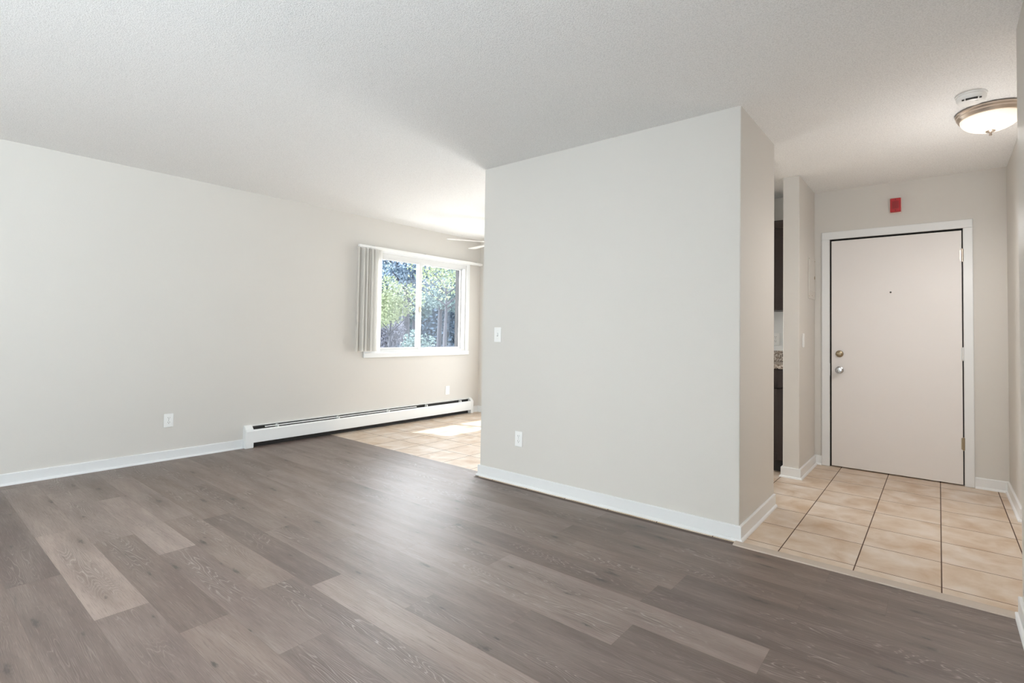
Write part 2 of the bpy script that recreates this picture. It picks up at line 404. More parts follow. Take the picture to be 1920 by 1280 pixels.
# ---- plank floor: every board laid out one by one in one mesh
lines = [-3.2, -3.125, -2.95, -2.775, -2.6, -2.425, -2.25, -2.075, -1.90, -1.725, -1.55, -1.375, -1.20, -1.025, -0.85, -0.675, -0.50, -0.325, -0.15, 0.025, 0.20, 0.375, 0.555, 0.735, 0.91, 1.075, 1.235, 1.385, 1.545, 1.715, 1.89, 2.07, 2.255, 2.44, 2.62, 2.80, 2.955, 3.10]
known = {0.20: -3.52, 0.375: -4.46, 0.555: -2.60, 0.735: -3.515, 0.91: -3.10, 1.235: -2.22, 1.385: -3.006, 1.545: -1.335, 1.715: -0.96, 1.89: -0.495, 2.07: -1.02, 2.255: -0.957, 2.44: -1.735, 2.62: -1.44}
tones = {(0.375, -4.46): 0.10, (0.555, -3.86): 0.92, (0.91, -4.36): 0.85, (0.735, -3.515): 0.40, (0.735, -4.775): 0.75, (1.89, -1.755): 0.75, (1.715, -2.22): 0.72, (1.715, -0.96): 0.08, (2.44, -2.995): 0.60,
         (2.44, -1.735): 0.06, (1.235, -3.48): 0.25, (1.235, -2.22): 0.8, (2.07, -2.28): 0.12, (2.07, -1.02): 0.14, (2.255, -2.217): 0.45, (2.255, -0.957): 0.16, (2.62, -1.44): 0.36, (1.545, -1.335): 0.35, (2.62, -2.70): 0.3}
bm = bmesh.new(); uvl = bm.loops.layers.uv.new('plank'); cl = bm.loops.layers.color.new('tone')
rnd = random.Random(29); PL = 1.26; G = 0.0002
for y0, y1 in zip(lines, lines[1:]):
    j = known.get(y0, -3.0 + rnd.random() * PL)
    x = j - PL * math.ceil((j - XW) / PL)
    while x < XN + 0.02:
        xa, xb = max(x, XW), min(x + PL, XN + 0.02 if y1 <= YN else (PX0 if y0 >= 2.955 else XN + 0.02))
        yb = y1
        t = None
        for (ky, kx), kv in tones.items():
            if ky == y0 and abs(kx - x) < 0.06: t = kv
        r_ = rnd.random(); sd = rnd.random(); wm = rnd.random()
        if t is None: t = (0.05 + 0.25 * r_) if (y0 > 1.5 and x > -2.3) else ((0.16 + 0.30 * r_) if y0 < 0.5 else (0.40 + 0.32 * r_))  # random tone, but right-hand and nearest boards darkened to imitate weaker light
        if xb - xa > 0.01:
            co = [(xa + G, y0 + G, 0), (xb - G, y0 + G, 0), (xb - G, yb - G, 0), (xa + G, yb - G, 0)]
            f = bm.faces.new([bm.verts.new(c) for c in co])
            for l, c in zip(f.loops, co):
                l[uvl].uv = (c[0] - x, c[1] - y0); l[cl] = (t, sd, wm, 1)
        x += PL
floor = struct('floor', bm, 'plank', 'grey brown oak plank floor of the living room', 'floor')
for p in floor.data.polygons: pass
struct('floor_underlay', B(XW, 0.30, BY0, 3.10, -0.06, -0.003), 'seam', 'brown seam layer under the plank floor', 'floor')
# ---- tile floor (dining, kitchen, hall)
bm = bmesh.new()
box(bm, XW, PX0 + 0.02, 3.10, YB, -0.06, 0.0); box(bm, PX0 + 0.02, 1.65, 2.998, YD + .05, -0.06, 0.0005)
struct('floor_tile', bm, 'tile', 'beige stone look tile floor of the entry hall, kitchen and dining corner', 'floor')
M['reducer'] = plain('threshold_strip', srgb(186, 172, 158), 0.45, bump=0.0003, scale=40, var=0.08)
bm = prism(bmesh.new(), [(2.944, 0.0), (2.948, 0.006), (2.992, 0.009), (3.0, 0.0085), (3.0, 0.0)], PX1 - 0.01, XN - 0.008, 'X')
struct('trim_1', bm, 'reducer', 'pale threshold strip between plank floor and hall tiles', 'trim')

# ---- baseboards: board with a quarter-round shoe
BH = 0.084; BT = 0.013
def bb_prof():
    p = [(0, 0), (0, BH), (BT * .75, BH), (BT, BH - 0.004), (BT, 0.016)]
    for i in range(5):
        a = math.pi / 2 * (1 - i / 4); p.append((BT + 0.012 * math.cos(a), 0.016 * math.sin(a)))
    return p
def baseboard(name, paths, label):
    """paths: plan polylines along the wall face with the room on the left hand; corners are mitred"""
    bm = bmesh.new(); pr = bb_prof(); n = len(pr)
    for pts in paths:
        pts = [Vector((x, y)) for x, y in pts]; rings = []
        for i, p in enumerate(pts):
            ds = [(pts[j + 1] - pts[j]).normalized() for j in (i - 1, i) if 0 <= j < len(pts) - 1]
            ns = [Vector((-d.y, d.x)) for d in ds]
            m = ns[0] if len(ns) == 1 else (ns[0] + ns[1]) / (1 + ns[0].dot(ns[1]))
            rings.append([bm.verts.new((p.x + m.x * o, p.y + m.y * o, z)) for o, z in pr])
        for A, C in zip(rings, rings[1:]):
            for i in range(n): bm.faces.new((A[i], A[(i + 1) % n], C[(i + 1) % n], C[i]))
        bm.faces.new(rings[0]); bm.faces.new(rings[-1])
    struct(name, bm, 'trim', label, 'baseboard')
HY0, HY1 = 2.195, 5.255              # heater
e = .0003
baseboard('baseboard_left', [[(XW + e, HY0 - .002), (XW + e, DY1 + .062)]], 'white baseboard along the left wall from the frame edge to the heater')
baseboard('baseboard_dining', [[(GX0 - .062, YB - e), (XW + e, YB - e), (XW + e, HY1 + .002)]], 'short white baseboard at the dining end wall past the heater')
baseboard('baseboard_partition', [[(PX1 + e, Y2), (PX1 + e, YP - e), (PX0 - e, YP - e), (PX0 - e, YP + .115)]], 'white baseboard wrapping the front and hall side of the middle wall')
baseboard('baseboard_stub', [[(-.8345, YD - e), (SX1 + e, YD - e), (SX1 + e, YS - e), (SX0 - e, YS - e), (SX0 - e, 4.69)]], 'white baseboard wrapping the narrow wall by the kitchen gap')
baseboard('baseboard_hall', [[(1.64, YR - e), (XR - e, YR - e), (XR - e, YD - e), (.2165, YD - e)]], 'white baseboard along the right hall wall and beside the entry door')
baseboard('baseboard_right', [[(XN - e, BY0 + .03), (XN - e, YN + e), (1.64, YN + e)]], 'white baseboard of the near right wall')
baseboard('baseboard_back', [[(XN - .03, BY0 + e), (XW + .03, BY0 + e)]], 'white baseboard behind the viewpoint')

# ------------------------------------------------------------------ window_1
win = thing('window_1', 'white sliding window with two sashes in the left wall', 'window', (XW, 4.34, WZ0), kind='structure')
def rel(o, root):  # geometry is in world coordinates, root has an offset
    o.location = -Vector(root.location); return o
def wpart(name, bm, m, root=win, parent=None, **k):
    o = link(name, bm, m, parent or root, **k)
    if parent is None: o.location = -root.location
    return o
bm = bmesh.new()
for (a, b, c, d) in [(3.492, 3.555, 0.885, 2.142), (5.13, 5.193, 0.885, 2.142), (3.555, 5.13, 2.085, 2.142)]:
    box(bm, XW + 0.0005, XW + 0.016, a, b, c, d, bev=0.003)
wpart('casing', bm, 'trim')
bm = bmesh.new()
box(bm, XW + 0.0005, XW + 0.03, 3.488, 5.19, 0.828, 0.8845, bev=0.004)
wpart('window_stool', bm, 'trim')
bm = bmesh.new()                      # frame lining the opening, with track ribs
xf = XW - 0.115
for (a, b, c, d) in [(3.5555, 3.58, WZ0, WZ1), (5.105, 5.1295, WZ0, WZ1), (3.58, 5.105, 2.05, WZ1), (3.58, 5.105, WZ0, 0.906)]:
    box(bm, xf, XW - 0.001, a, b, c + .0005, d - .0005)
for zz in ((0.906, 0.914), (2.040, 2.05)):
    for xx in (-5.268, -5.318): box(bm, xx - 0.006, xx, 3.58, 5.105, *zz)
wpart('frame', bm, 'vinyl')
def sash(xc, y0, y1, z0, z1, sl, sr, rt, rb):
    bm = bmesh.new(); t = 0.013
    box(bm, xc - t, xc + t, y0, y0 + sl, z0, z1, bev=0.003); box(bm, xc - t, xc + t, y1 - sr, y1, z0, z1, bev=0.003)
    box(bm, xc - t, xc + t, y0 + sl, y1 - sr, z1 - rt, z1, bev=0.003); box(bm, xc - t, xc + t, y0 + sl, y1 - sr, z0, z0 + rb, bev=0.003)
    return bm
s1 = wpart('sash', sash(-5.297, 3.582, 4.356, 0.907, 2.049, 0.045, 0.054, 0.036, 0.036), 'vinyl')
link('pane', B(-5.300, -5.296, 3.626, 4.303, 0.942, 2.014), 'glass', s1)
s2 = wpart('sash', sash(-5.346, 4.318, 5.104, 0.907, 2.049, 0.045, 0.022, 0.03, 0.030), 'vinyl')
link('pane', B(-5.349, -5.345, 4.362, 5.083, 0.936, 2.020), 'glass', s2)
bm = bmesh.new(); box(bm, -5.284, -5.272, 4.315, 4.343, 1.40, 1.46, bev=0.003); box(bm, -5.272, -5.262, 4.322, 4.336, 1.42, 1.45, bev=0.002)
wpart('latch', bm, 'brass')
wpart('outer_reveal', B(-5.438, -5.3815, 5.092, 5.13, WZ0 + .001, WZ1 - .001), 'exterior')

# ------------------------------------------------------------------ balcony door added unseen behind the viewpoint (source of the daylight)
dw = thing('added_balcony_door', 'white sliding glass balcony door added unseen in the left wall for daylight', 'door', (XW, (DY0 + DY1) / 2, 0), kind='structure')
bm = bmesh.new()
for (a, b, c, d) in [(DY0, DY0 + .05, 0, DZ1), (DY1 - .05, DY1, 0, DZ1), (DY0 + .05, DY1 - .05, DZ1 - .05, DZ1), (DY0 + .05, DY1 - .05, 0, .04), (-1.99, -1.91, .04, DZ1 - .05)]:
    box(bm, xo + .03, XW - .002, a + .001, b - .001, c, d)
wpart('frame', bm, 'vinyl', dw)
for a, b in ((DY0 + .05, -1.99), (-1.91, DY1 - .05)): wpart('pane', B(-5.36, -5.355, a, b, .04, DZ1 - .05), 'glass', dw)
bm = bmesh.new()
for (a, b, c, d) in [(DY0 - .06, DY0, 0, DZ1 + .06), (DY1, DY1 + .06, 0, DZ1 + .06), (DY0, DY1, DZ1, DZ1 + .06)]: box(bm, XW + .0005, XW + .016, a, b, c, d, bev=.003)
wpart('casing', bm, 'trim', dw)

dd_ = thing('added_dining_door', 'white sliding glass door added unseen in the dining end wall for daylight', 'door', ((GX0 + GX1) / 2, YB, 0), kind='structure')  # invented door, gives the dining area more light
bm = bmesh.new()
for (p, q, c, d) in [(GX0, GX0 + .05, 0, 2.05), (GX1 - .05, GX1, 0, 2.05), (GX0 + .05, GX1 - .05, 2.0, 2.05), (GX0 + .05, GX1 - .05, 0, .04), (-3.99, -3.91, .04, 2.0)]:
    box(bm, p + .001, q - .001, YB + .002, YB + .12, c, d)
wpart('frame', bm, 'vinyl', dd_)
for p, q in ((GX0 + .05, -3.99), (-3.91, GX1 - .05)): wpart('pane', B(p, q, YB + .06, YB + .065, .04, 2.0), 'glass', dd_)
bm = bmesh.new()
for (p, q, c, d) in [(GX0 - .06, GX0, 0, 2.11), (GX1, GX1 + .06, 0, 2.11), (GX0, GX1, 2.05, 2.11)]: box(bm, p, q, YB - .016, YB - .0005, c, d, bev=.003)
wpart('casing', bm, 'trim', dd_)

w2 = thing('added_rear_window', 'white sliding window added unseen behind the viewpoint for daylight', 'window', (XN, (VY0 + VY1) / 2, VZ0), kind='structure')  # invented window, brightens the ceiling and left wall
bm = bmesh.new()
for (p, q, c, d) in [(VY0, VY0 + .05, VZ0, VZ1), (VY1 - .05, VY1, VZ0, VZ1), (VY0 + .05, VY1 - .05, VZ1 - .05, VZ1), (VY0 + .05, VY1 - .05, VZ0, VZ0 + .05), (-1.83, -1.77, VZ0 + .05, VZ1 - .05)]:
    box(bm, XN + .002, XN + .12, p + .001, q - .001, c + .001, d - .001)
wpart('frame', bm, 'vinyl', w2)
for p, q in ((VY0 + .05, -1.83), (-1.77, VY1 - .05)): wpart('pane', B(XN + .06, XN + .065, p, q, VZ0 + .05, VZ1 - .05), 'glass', w2)
bm = bmesh.new()
for (p, q, c, d) in [(VY0 - .06, VY0, VZ0 - .06, VZ1 + .06), (VY1, VY1 + .06, VZ0 - .06, VZ1 + .06), (VY0, VY1, VZ1, VZ1 + .06), (VY0, VY1, VZ0 - .06, VZ0)]: box(bm, XN - .016, XN - .0005, p, q, c, d, bev=.003)
wpart('casing', bm, 'trim', w2)

# ------------------------------------------------------------------ vertical blind
vb = thing('vertical_blind', 'white vertical blind drawn to the left side of the window', 'blind', (-5.222, 3.4, 0.9))
bm = bmesh.new(); box(bm, -5.244, -5.200, 3.378, 5.40, 2.112, 2.140, bev=0.004); box(bm, -5.229, -5.215, 3.40, 5.38, 2.104, 2.112)
wpart('headrail', bm, 'plastic', vb)
for yy in (3.55, 4.32, 5.25): wpart('wall_bracket', B(-5.2655, -5.205, yy, yy + .03, 2.1405, 2.146, bev=.001), 'chrome', vb)
ys = [3.372, 3.420, 3.440, 3.462, 3.481, 3.512, 3.530, 3.552, 3.578, 3.600, 3.622, 3.645, 3.672]
for i, yy in enumerate(ys):
    bm = bmesh.new(); ang = math.radians((-14, 9, -6, 12, -3, -12, 10, -5, 11, 2, -9, 12, -12)[i])
    nseg = 6; wv = 0.0445; rows = []
    for zz in (0.905 + 0.004 * (i % 3), 2.104):
        rows.append([Vector((-5.222 + math.cos(ang) * wv * q - math.sin(ang) * 0.004 * (1 - q * q), yy + math.sin(ang) * wv * q + math.cos(ang) * 0.005 * (1 - q * q), zz)) for q in [(-1 + 2 * t / nseg) for t in range(nseg + 1)]])
    V = [[bm.verts.new(p) for p in r] for r in rows]
    for t in range(nseg): bm.faces.new((V[0][t], V[0][t + 1], V[1][t + 1], V[1][t]))
    bmesh.ops.solidify(bm, geom=bm.faces[:], thickness=0.0012)
    wpart('vane', bm, 'vane', vb, smooth=True)

# ------------------------------------------------------------------ baseboard heater
ht = thing('baseboard_heater', 'long white hydronic baseboard heater under the window', 'heater', (XW, HY0, 0))
a, b = HY0 + 0.068, HY1 - 0.045
X = lambda d: XW + d
wpart('back_panel', prism(bmesh.new(), [(X(.0005), .03), (X(.004), .03), (X(.004), .198), (X(.028), .204), (X(.030), .207), (X(.0005), .210)], a, b), 'heater', ht)
wpart('front_panel', prism(bmesh.new(), [(X(.058), .046), (X(.066), .050), (X(.066), .160), (X(.060), .172), (X(.052), .174), (X(.052), .171), (X(.0585), .168), (X(.062), .158), (X(.062), .052), (X(.058), .050)], a, b), 'heater', ht)
dm = wpart('damper', prism(bmesh.new(), [(X(.033), .1895), (X(.048), .183), (X(.049), .185), (X(.034), .192)], a + 0.12, b - 0.95), 'heater', ht)
wpart('fin_core', B(X(.008), X(.050), a, b, .072, .150), 'slot', ht)
wpart('shade_liner', B(X(.0042), X(.007), a, b, .001, .196), 'slot', ht)  # added dark sheet, stands in for shade inside the heater
for yy in (2.50, 3.17, 3.83, 4.42, 5.02): wpart('support_bracket', B(X(.012), X(.058), yy, yy + .012, .166, .196), 'heater', ht)
wpart('copper_pipe', lathe(bmesh.new(), [(0, a), (.011, a), (.011, b), (0, b)], 12, (X(.03), 0, .105), 'Y'), 'brass', ht)
def endcap(y0, y1):
    pr = [(X(.0005), .0), (X(.066), .0), (X(.072), .004), (X(.072), .160), (X(.064), .180), (X(.030), .212), (X(.022), .2145), (X(.0005), .2145)]
    bm = prism(bmesh.new(), pr, y0, y1)
    bmesh.ops.bevel(bm, geom=[e for e in bm.edges if abs(e.verts[0].co.y - e.verts[1].co.y) < 1e-5], offset=.003, segments=2, affect='EDGES')
    return bm
wpart('end_cap', endcap(HY0, HY0 + .072), 'heater', ht); wpart('end_cap', endcap(HY1 - .048, HY1), 'heater', ht)

# ------------------------------------------------------------------ wall plates
def plate(name, label, cat, loc, rotz, kind, group=None):
    """plate facing local -Y, centred on loc"""
    t = thing(name, label, cat, loc, rotz, group)
    link('cover_plate', B(-.036, .036, -.006, -.0005, -.058, .058, bev=.003, seg=2), 'plastic', t)
    if kind == 'outlet':
        for zz in (.0195, -.0195):
            bm = lathe(bmesh.new(), [(.0165, -.006), (.0165, -.0072), (0, -.0072)], 24, (0, 0, zz), 'Y')
            r = link('receptacle', bm, 'plastic', t)
            bm = bmesh.new()
            box(bm, -.0075, -.0052, -.0076, -.0070, zz + .000, zz + .009); box(bm, .0052, .0075, -.0076, -.0070, zz + .001, zz + .008)
            lathe(bm, [(.0026, -.0070), (.0026, -.0076), (0, -.0076)], 10, (0, 0, zz - .0065), 'Y')
            link('slot', bm, 'slot', r)
        link('screw', lathe(bmesh.new(), [(.0028, -.006), (.0024, -.0068), (0, -.007)], 10, (0, 0, 0), 'Y'), 'chrome', t)
    elif kind == 'toggle':
        link('toggle_slot', B(-.0052, .0052, -.0066, -.0058, -.0125, .0125), 'slot', t)
        bm = B(-.0042, .0042, -.0075, -.005, -.011, .011)
        bm2 = bm; box(bm2, -.0038, .0038, -.019, -.006, -.010, -.001, bev=.001)
        link('toggle', bm2, 'plastic', t)
        for zz in (.030, -.030): link('screw', lathe(bmesh.new(), [(.0028, -.006), (.0024, -.0068), (0, -.007)], 10, (0, 0, zz), 'Y'), 'chrome', t)
    elif kind == 'decora':
        link('insert', B(-.0165, .0165, -.0085, -.0058, -.033, .033, bev=.0015), 'plastic', t)
    return t
plate('wall_outlet', 'white duplex outlet low on the left wall before the heater', 'outlet', (XW, 1.580, .342), math.pi / 2, 'outlet')
plate('wall_plate', 'small white cover plate on the left wall above the heater', 'wall plate', (XW, 4.816, .350), math.pi / 2, 'decora')
plate('light_switch', 'white toggle switch near the left edge of the middle wall', 'switch', (-2.741, YP, 1.132), 0, 'toggle')
plate('wall_outlet', 'white duplex outlet low on the middle wall below the switch', 'outlet', (-2.508, YP, .345), 0, 'outlet')
plate('light_switch', 'white switch plate on the narrow wall next to the entry door', 'switch', (SX1, 4.79, 1.122), math.pi / 2, 'decora')

# ------------------------------------------------------------------ entry door
dr = thing('door_1', 'white flush entry door with two round locks at the end of the hall', 'door', (-0.307, YD, 0), kind='structure')
bm = bmesh.new()
for (p, q, c, d) in [(-.834, LX0, 0, 2.034), (LX1, .216, 0, 2.034), (-.834, .216, 2.034, 2.102)]: box(bm, p, q, YD - .017, YD - .0005, c, d, bev=.004)
wpart('casing', bm, 'trim', dr)
bm = bmesh.new()
for (p, q, c, d) in [(LX0 + .0005, LX0 + .004, .0, 2.034), (LX1 - .003, LX1 - .0005, .0, 2.034), (LX0, LX1, 2.030, 2.0345)]: box(bm, p, q, YD + .0, YD + .12, c, d)
box(bm, LX0, LX1, YD + .045, YD + .12, 0.001, 2.034)  # unseen dark panel added behind the leaf to stop light leaking
wpart('jamb_light_block', bm, 'slot', dr)
leaf = wpart('door_leaf', B(-.757, .147, YD - .006, YD + .040, .010, 2.018, bev=.002), 'door', dr)
def knob(zz, m, prof, nm):
    return link(nm, lathe(bmesh.new(), prof, 36, (-.694, YD - .006, zz), 'Y'), m, leaf, smooth=True)
knob(1.006, 'brass', [(.030, 0), (.030, -.010), (.027, -.014), (.021, -.016), (.020, -.022), (.017, -.024), (0, -.024)], 'deadbolt')
link('thumb_turn', B(-.7065, -.6815, YD - .046, YD - .029, 1.001, 1.011, bev=.002), 'brass', leaf)
knob(.863, 'chrome', [(.032, 0), (.031, -.008), (.024, -.012), (.013, -.016), (.012, -.030), (.020, -.036), (.027, -.046), (.028, -.056), (.023, -.064), (.012, -.066), (0, -.0655)], 'door_knob')
link('peephole', lathe(bmesh.new(), [(.007, 0), (.007, -.003), (.004, -.0035), (0, -.002)], 16, (-.318, YD - .006, 1.541), 'Y'), 'slot', leaf)
for zz, m in ((1.819, 'nickel'), (1.035, 'vinyl'), (.330, 'brass')):
    bm = lathe(bmesh.new(), [(0, -.054), (.004, -.053), (.0045, -.047), (.0078, -.046), (.0078, .046), (.0045, .047), (.004, .053), (0, .054)], 14, (.151, YD - .014, zz))
    box(bm, .136, .151, YD - .0075, YD - .0055, zz - .045, zz + .045)
    wpart('hinge', bm, m, dr, smooth=True)
bm = B(LX0 - .006, LX0 + .003, YD - .0185, YD - .006, .81, .92, bev=.001)
wpart('strike_plate', bm, 'trim', dr)

# ------------------------------------------------------------------ red alarm sounder
al = thing('fire_alarm', 'small red fire alarm horn on the wall above the entry door', 'alarm', (-.280, YD, 2.275))
link('backplate', B(-.042, .042, -.012, -.0005, -.064, .064, bev=.003), 'backplate', al)
link('housing', B(-.037, .037, -.042, -.012, -.058, .058, bev=.004, seg=2), 'red', al)
bm = bmesh.new()
for i in range(9): box(bm, -.023, .023, -.0445, -.0421, -.030 + i * .0072, -.0272 + i * .0072)
link('grille', bm, 'darkred', al)
for zz in (.046, -.046): link('screw', lathe(bmesh.new(), [(.004, -.042), (.0035, -.044), (0, -.0445)], 10, (0, 0, zz), 'Y'), 'slot', al)

# ------------------------------------------------------------------ electrical panel on the stub wall
ep = thing('electrical_panel', 'beige painted breaker panel cover on the narrow wall left of the entry door', 'electrical panel', (SX1, 5.145, 1.675))
link('cover', B(.0005, .006, -.145, .145, -.185, .185, bev=.002), 'wall', ep)
dl = link('panel_door', B(.0062, .010, -.118, .118, -.120, .150, bev=.0015), 'wall', ep)
link('ring_pull', lathe(bmesh.new(), [(.015, .010), (.015, .013), (.009, .013), (.009, .0105), (.015, .010)], 20, (0, .095, .012), 'X'), 'brass', dl)
for y_, z_ in ((-.13, .165), (.13, .165), (-.13, -.165), (.0, -.155)): link('screw', lathe(bmesh.new(), [(.005, .006), (.004, .0085), (0, .009)], 10, (0, y_, z_), 'X'), 'brass', ep)

# ------------------------------------------------------------------ smoke detector
sd = thing('smoke_detector', 'round white smoke detector on the ceiling beside the flush light', 'smoke detector', (.146, 3.630, H))
link('base', lathe(bmesh.new(), [(0, -.0005), (.069, -.0005), (.069, -.009), (.066, -.011), (0, -.012)], 40), 'plastic', sd, smooth=True)
link('housing', lathe(bmesh.new(), [(.064, -.011), (.064, -.026), (.057, -.038), (.050, -.044), (.030, -.046), (0, -.046)], 40), 'plastic', sd, smooth=True)
for px_ in (-.036, .036): link('vent_slot', B(px_ - .005, px_ + .005, -.0530, -.044, -.0420, -.0365), 'slot', sd)
link('sensor_slot', B(-.025, .025, -.0595, -.047, -.0430, -.0360), 'slot', sd)
link('test_button', lathe(bmesh.new(), [(.011, -.045), (.010, -.049), (0, -.0495)], 20, (.02, -.02, 0)), 'plastic', sd, smooth=True)

# ------------------------------------------------------------------ flush ceiling light
cl_ = thing('ceiling_light', 'flush ceiling light with frosted bowl and brushed nickel rim in the hall', 'ceiling light', (.242, 3.940, H))
link('rim', lathe(bmesh.new(), [(0, -.0005), (.150, -.0005), (.158, -.004), (.160, -.014), (.154, -.022), (.155, -.030), (.149, -.040), (.146, -.046), (.138, -.047), (.136, -.040), (0, -.038)], 64), 'nickel', cl_, smooth=True)
link('bowl', lathe(bmesh.new(), [(.138, -.044)] + [(.138 * math.cos(t), -.044 - .078 * math.sin(t)) for t in [math.pi / 2 * i / 14 for i in range(1, 14)]] + [(0, -.122)], 64), 'lampglass', cl_, smooth=True)
link('finial', lathe(bmesh.new(), [(.0, -.118), (.020, -.120), (.023, -.124), (.015, -.129), (.006, -.132), (.005, -.138), (.008, -.142), (.006, -.148), (0, -.150)], 24), 'nickel', cl_, smooth=True)
lamp('ceiling_light_glow', 'SPOT', 32.0, (.242, 3.940, H - .165), (0, 0, -1), (1.0, .965, .925), shadow_soft_size=.04, spot_size=math.radians(172), spot_blend=.8)

lamp('hall_fill_light', 'POINT', 9.0, (.242, 3.940, H - .70), None, (1.0, .975, .96), shadow_soft_size=.12)  # unseen fill light added below the fixture to lift the hall ceiling

# ------------------------------------------------------------------ ceiling fan in the dining corner
FX, FY, FZ = -4.20, 4.605, 2.235
fan = thing('ceiling_fan', 'white five blade ceiling fan mostly hidden behind the middle wall', 'ceiling fan', (FX, FY, H))
link('canopy', lathe(bmesh.new(), [(0, -.0005), (.065, -.0005), (.065, -.02), (.03, -.055), (0, -.055)], 32), 'fan', fan, smooth=True)
link('downrod', lathe(bmesh.new(), [(0, -.05), (.012, -.05), (.012, -.16), (0, -.16)], 16), 'fan', fan, smooth=True)
link('motor', lathe(bmesh.new(), [(0, -.15), (.06, -.155), (.095, -.18), (.10, -.225), (.09, -.262), (.05, -.275), (.05, -.30), (0, -.31)], 40), 'fan', fan, smooth=True)
for kx in range(5):
    an = math.radians(238 + 72 * kx); pitch = math.radians(-3)
    bm = bmesh.new()
    out = [(.15, -.045), (.58, -.062), (.612, -.045), (.62, 0), (.612, .045), (.58, .062), (.15, .045)]
    for p_ in out: bm.verts.new((p_[0], p_[1], 0))
    bm.faces.new(bm.verts[:]); bmesh.ops.solidify(bm, geom=bm.faces[:], thickness=.006)
    mt = Matrix.Rotation(an, 4, 'Z') @ Matrix.Rotation(pitch, 4, 'X')
    bmesh.ops.transform(bm, matrix=Matrix.Translation((0, 0, FZ - H)) @ mt, verts=bm.verts)
    bl = link('blade', bm, 'fan', fan)
    bm = B(.07, .19, -.015, .015, -.002, .006); bmesh.ops.transform(bm, matrix=Matrix.Translation((0, 0, FZ - H)) @ mt, verts=bm.verts)
    link('blade_iron', bm, 'fan', bl)

# ------------------------------------------------------------------ kitchen seen through the gap
KX1 = SX0 - .004
def cab(name, label, x0, x1, y0, y1, z0, z1, toe, ndoor_z, crown=False):
    t = thing(name, label, 'cabinet', ((x0 + x1) / 2, y1, z0))
    def part(nm, bm, m, parent=None):
        o = link(nm, bm, m, parent or t)
        if parent is None: o.location = -t.location
        return o
    part('body', B(x0 + .001, x1 - .001, y0 + .02, y1 - .001, z0 + toe, z1), 'cabinet')
    if toe: part('toe_kick', B(x0 + .001, x1 - .001, y0 + .08, y1 - .01, z0, z0 + toe), 'slot')
    for nm, a_, b_ in ndoor_z:
        bm = bmesh.new(); box(bm, x0 + .004, x1 - .004, y0 + .004, y0 + .0195, a_, b_, bev=.002)
        for (p, q, c, d) in [(x0 + .004, x0 + .06, a_, b_), (x1 - .06, x1 - .004, a_, b_), (x0 + .06, x1 - .06, b_ - .056, b_), (x0 + .06, x1 - .06, a_, a_ + .056)]:
            box(bm, p, q, y0 - .003, y0 + .004, c, d, bev=.0015)
        dd = part(nm, bm, 'cabinet')
        link('cabinet_knob', lathe(bmesh.new(), [(.006, 0), (.006, -.012), (.014, -.018), (.012, -.026), (0, -.028)], 16, (x0 + .035, y0 - .003, (a_ + .05) if z0 > 1 else b_ - .05), 'Y'), 'nickel', dd, smooth=True)
    if crown: part('crown', prism(bmesh.new(), [(y0 - .03, z1 + .03), (y0 - .03, z1 + .022), (y0 + .0, z1 - .03), (y0 + .02, z1 - .03), (y0 + .02, z1 + .03)], x0 + .001, x1 - .001, 'X'), 'cabinet')
    return t
cab('base_cabinet', 'dark espresso base cabinet in the kitchen gap next to the narrow wall', KX1 - .46, KX1, 4.727, YD - .001, 0, .878, .10, [('drawer_front', .72, .868), ('cabinet_door', .11, .71)])
cab('base_cabinet', 'dark espresso base cabinet farther inside the kitchen behind the middle wall', KX1 - .922, KX1 - .462, 4.727, YD - .001, 0, .878, .10, [('drawer_front', .72, .868), ('cabinet_door', .11, .71)])
cab('upper_cabinet', 'dark espresso wall cabinet high in the kitchen gap next to the narrow wall', KX1 - .46, KX1, 4.98, YD - .001, 1.388, 2.16, 0, [('cabinet_door', 1.394, 2.10)], True)
cab('upper_cabinet', 'dark espresso wall cabinet farther inside the kitchen behind the middle wall', KX1 - .922, KX1 - .462, 4.98, YD - .001, 1.388, 2.16, 0, [('cabinet_door', 1.394, 2.10)], True)
bm = B(KX1 - .93, KX1, 4.70, YD - .001, .8785, .916, bev=.004)
ct = tag(link('countertop', bm, 'granite'), 'speckled granite worktop with short backsplash in the kitchen gap', 'countertop')
link('backsplash', B(KX1 - .93, KX1, YD - .022, YD - .001, .9165, 1.016, bev=.002), 'granite', ct)
M['splash'] = plain('white_splash', srgb(232, 234, 234), 0.25)
struct('trim_2', B(KX1 - .93, KX1, YD - .004, YD - .0005, 1.0165, 1.387), 'splash', 'pale splash panel between worktop and dark wall cabinet', 'trim')
plate('wall_outlet', 'outlet plate on the pale kitchen splash above the granite worktop', 'outlet', (-1.222, YD - .0045, 1.125), 0, 'outlet')

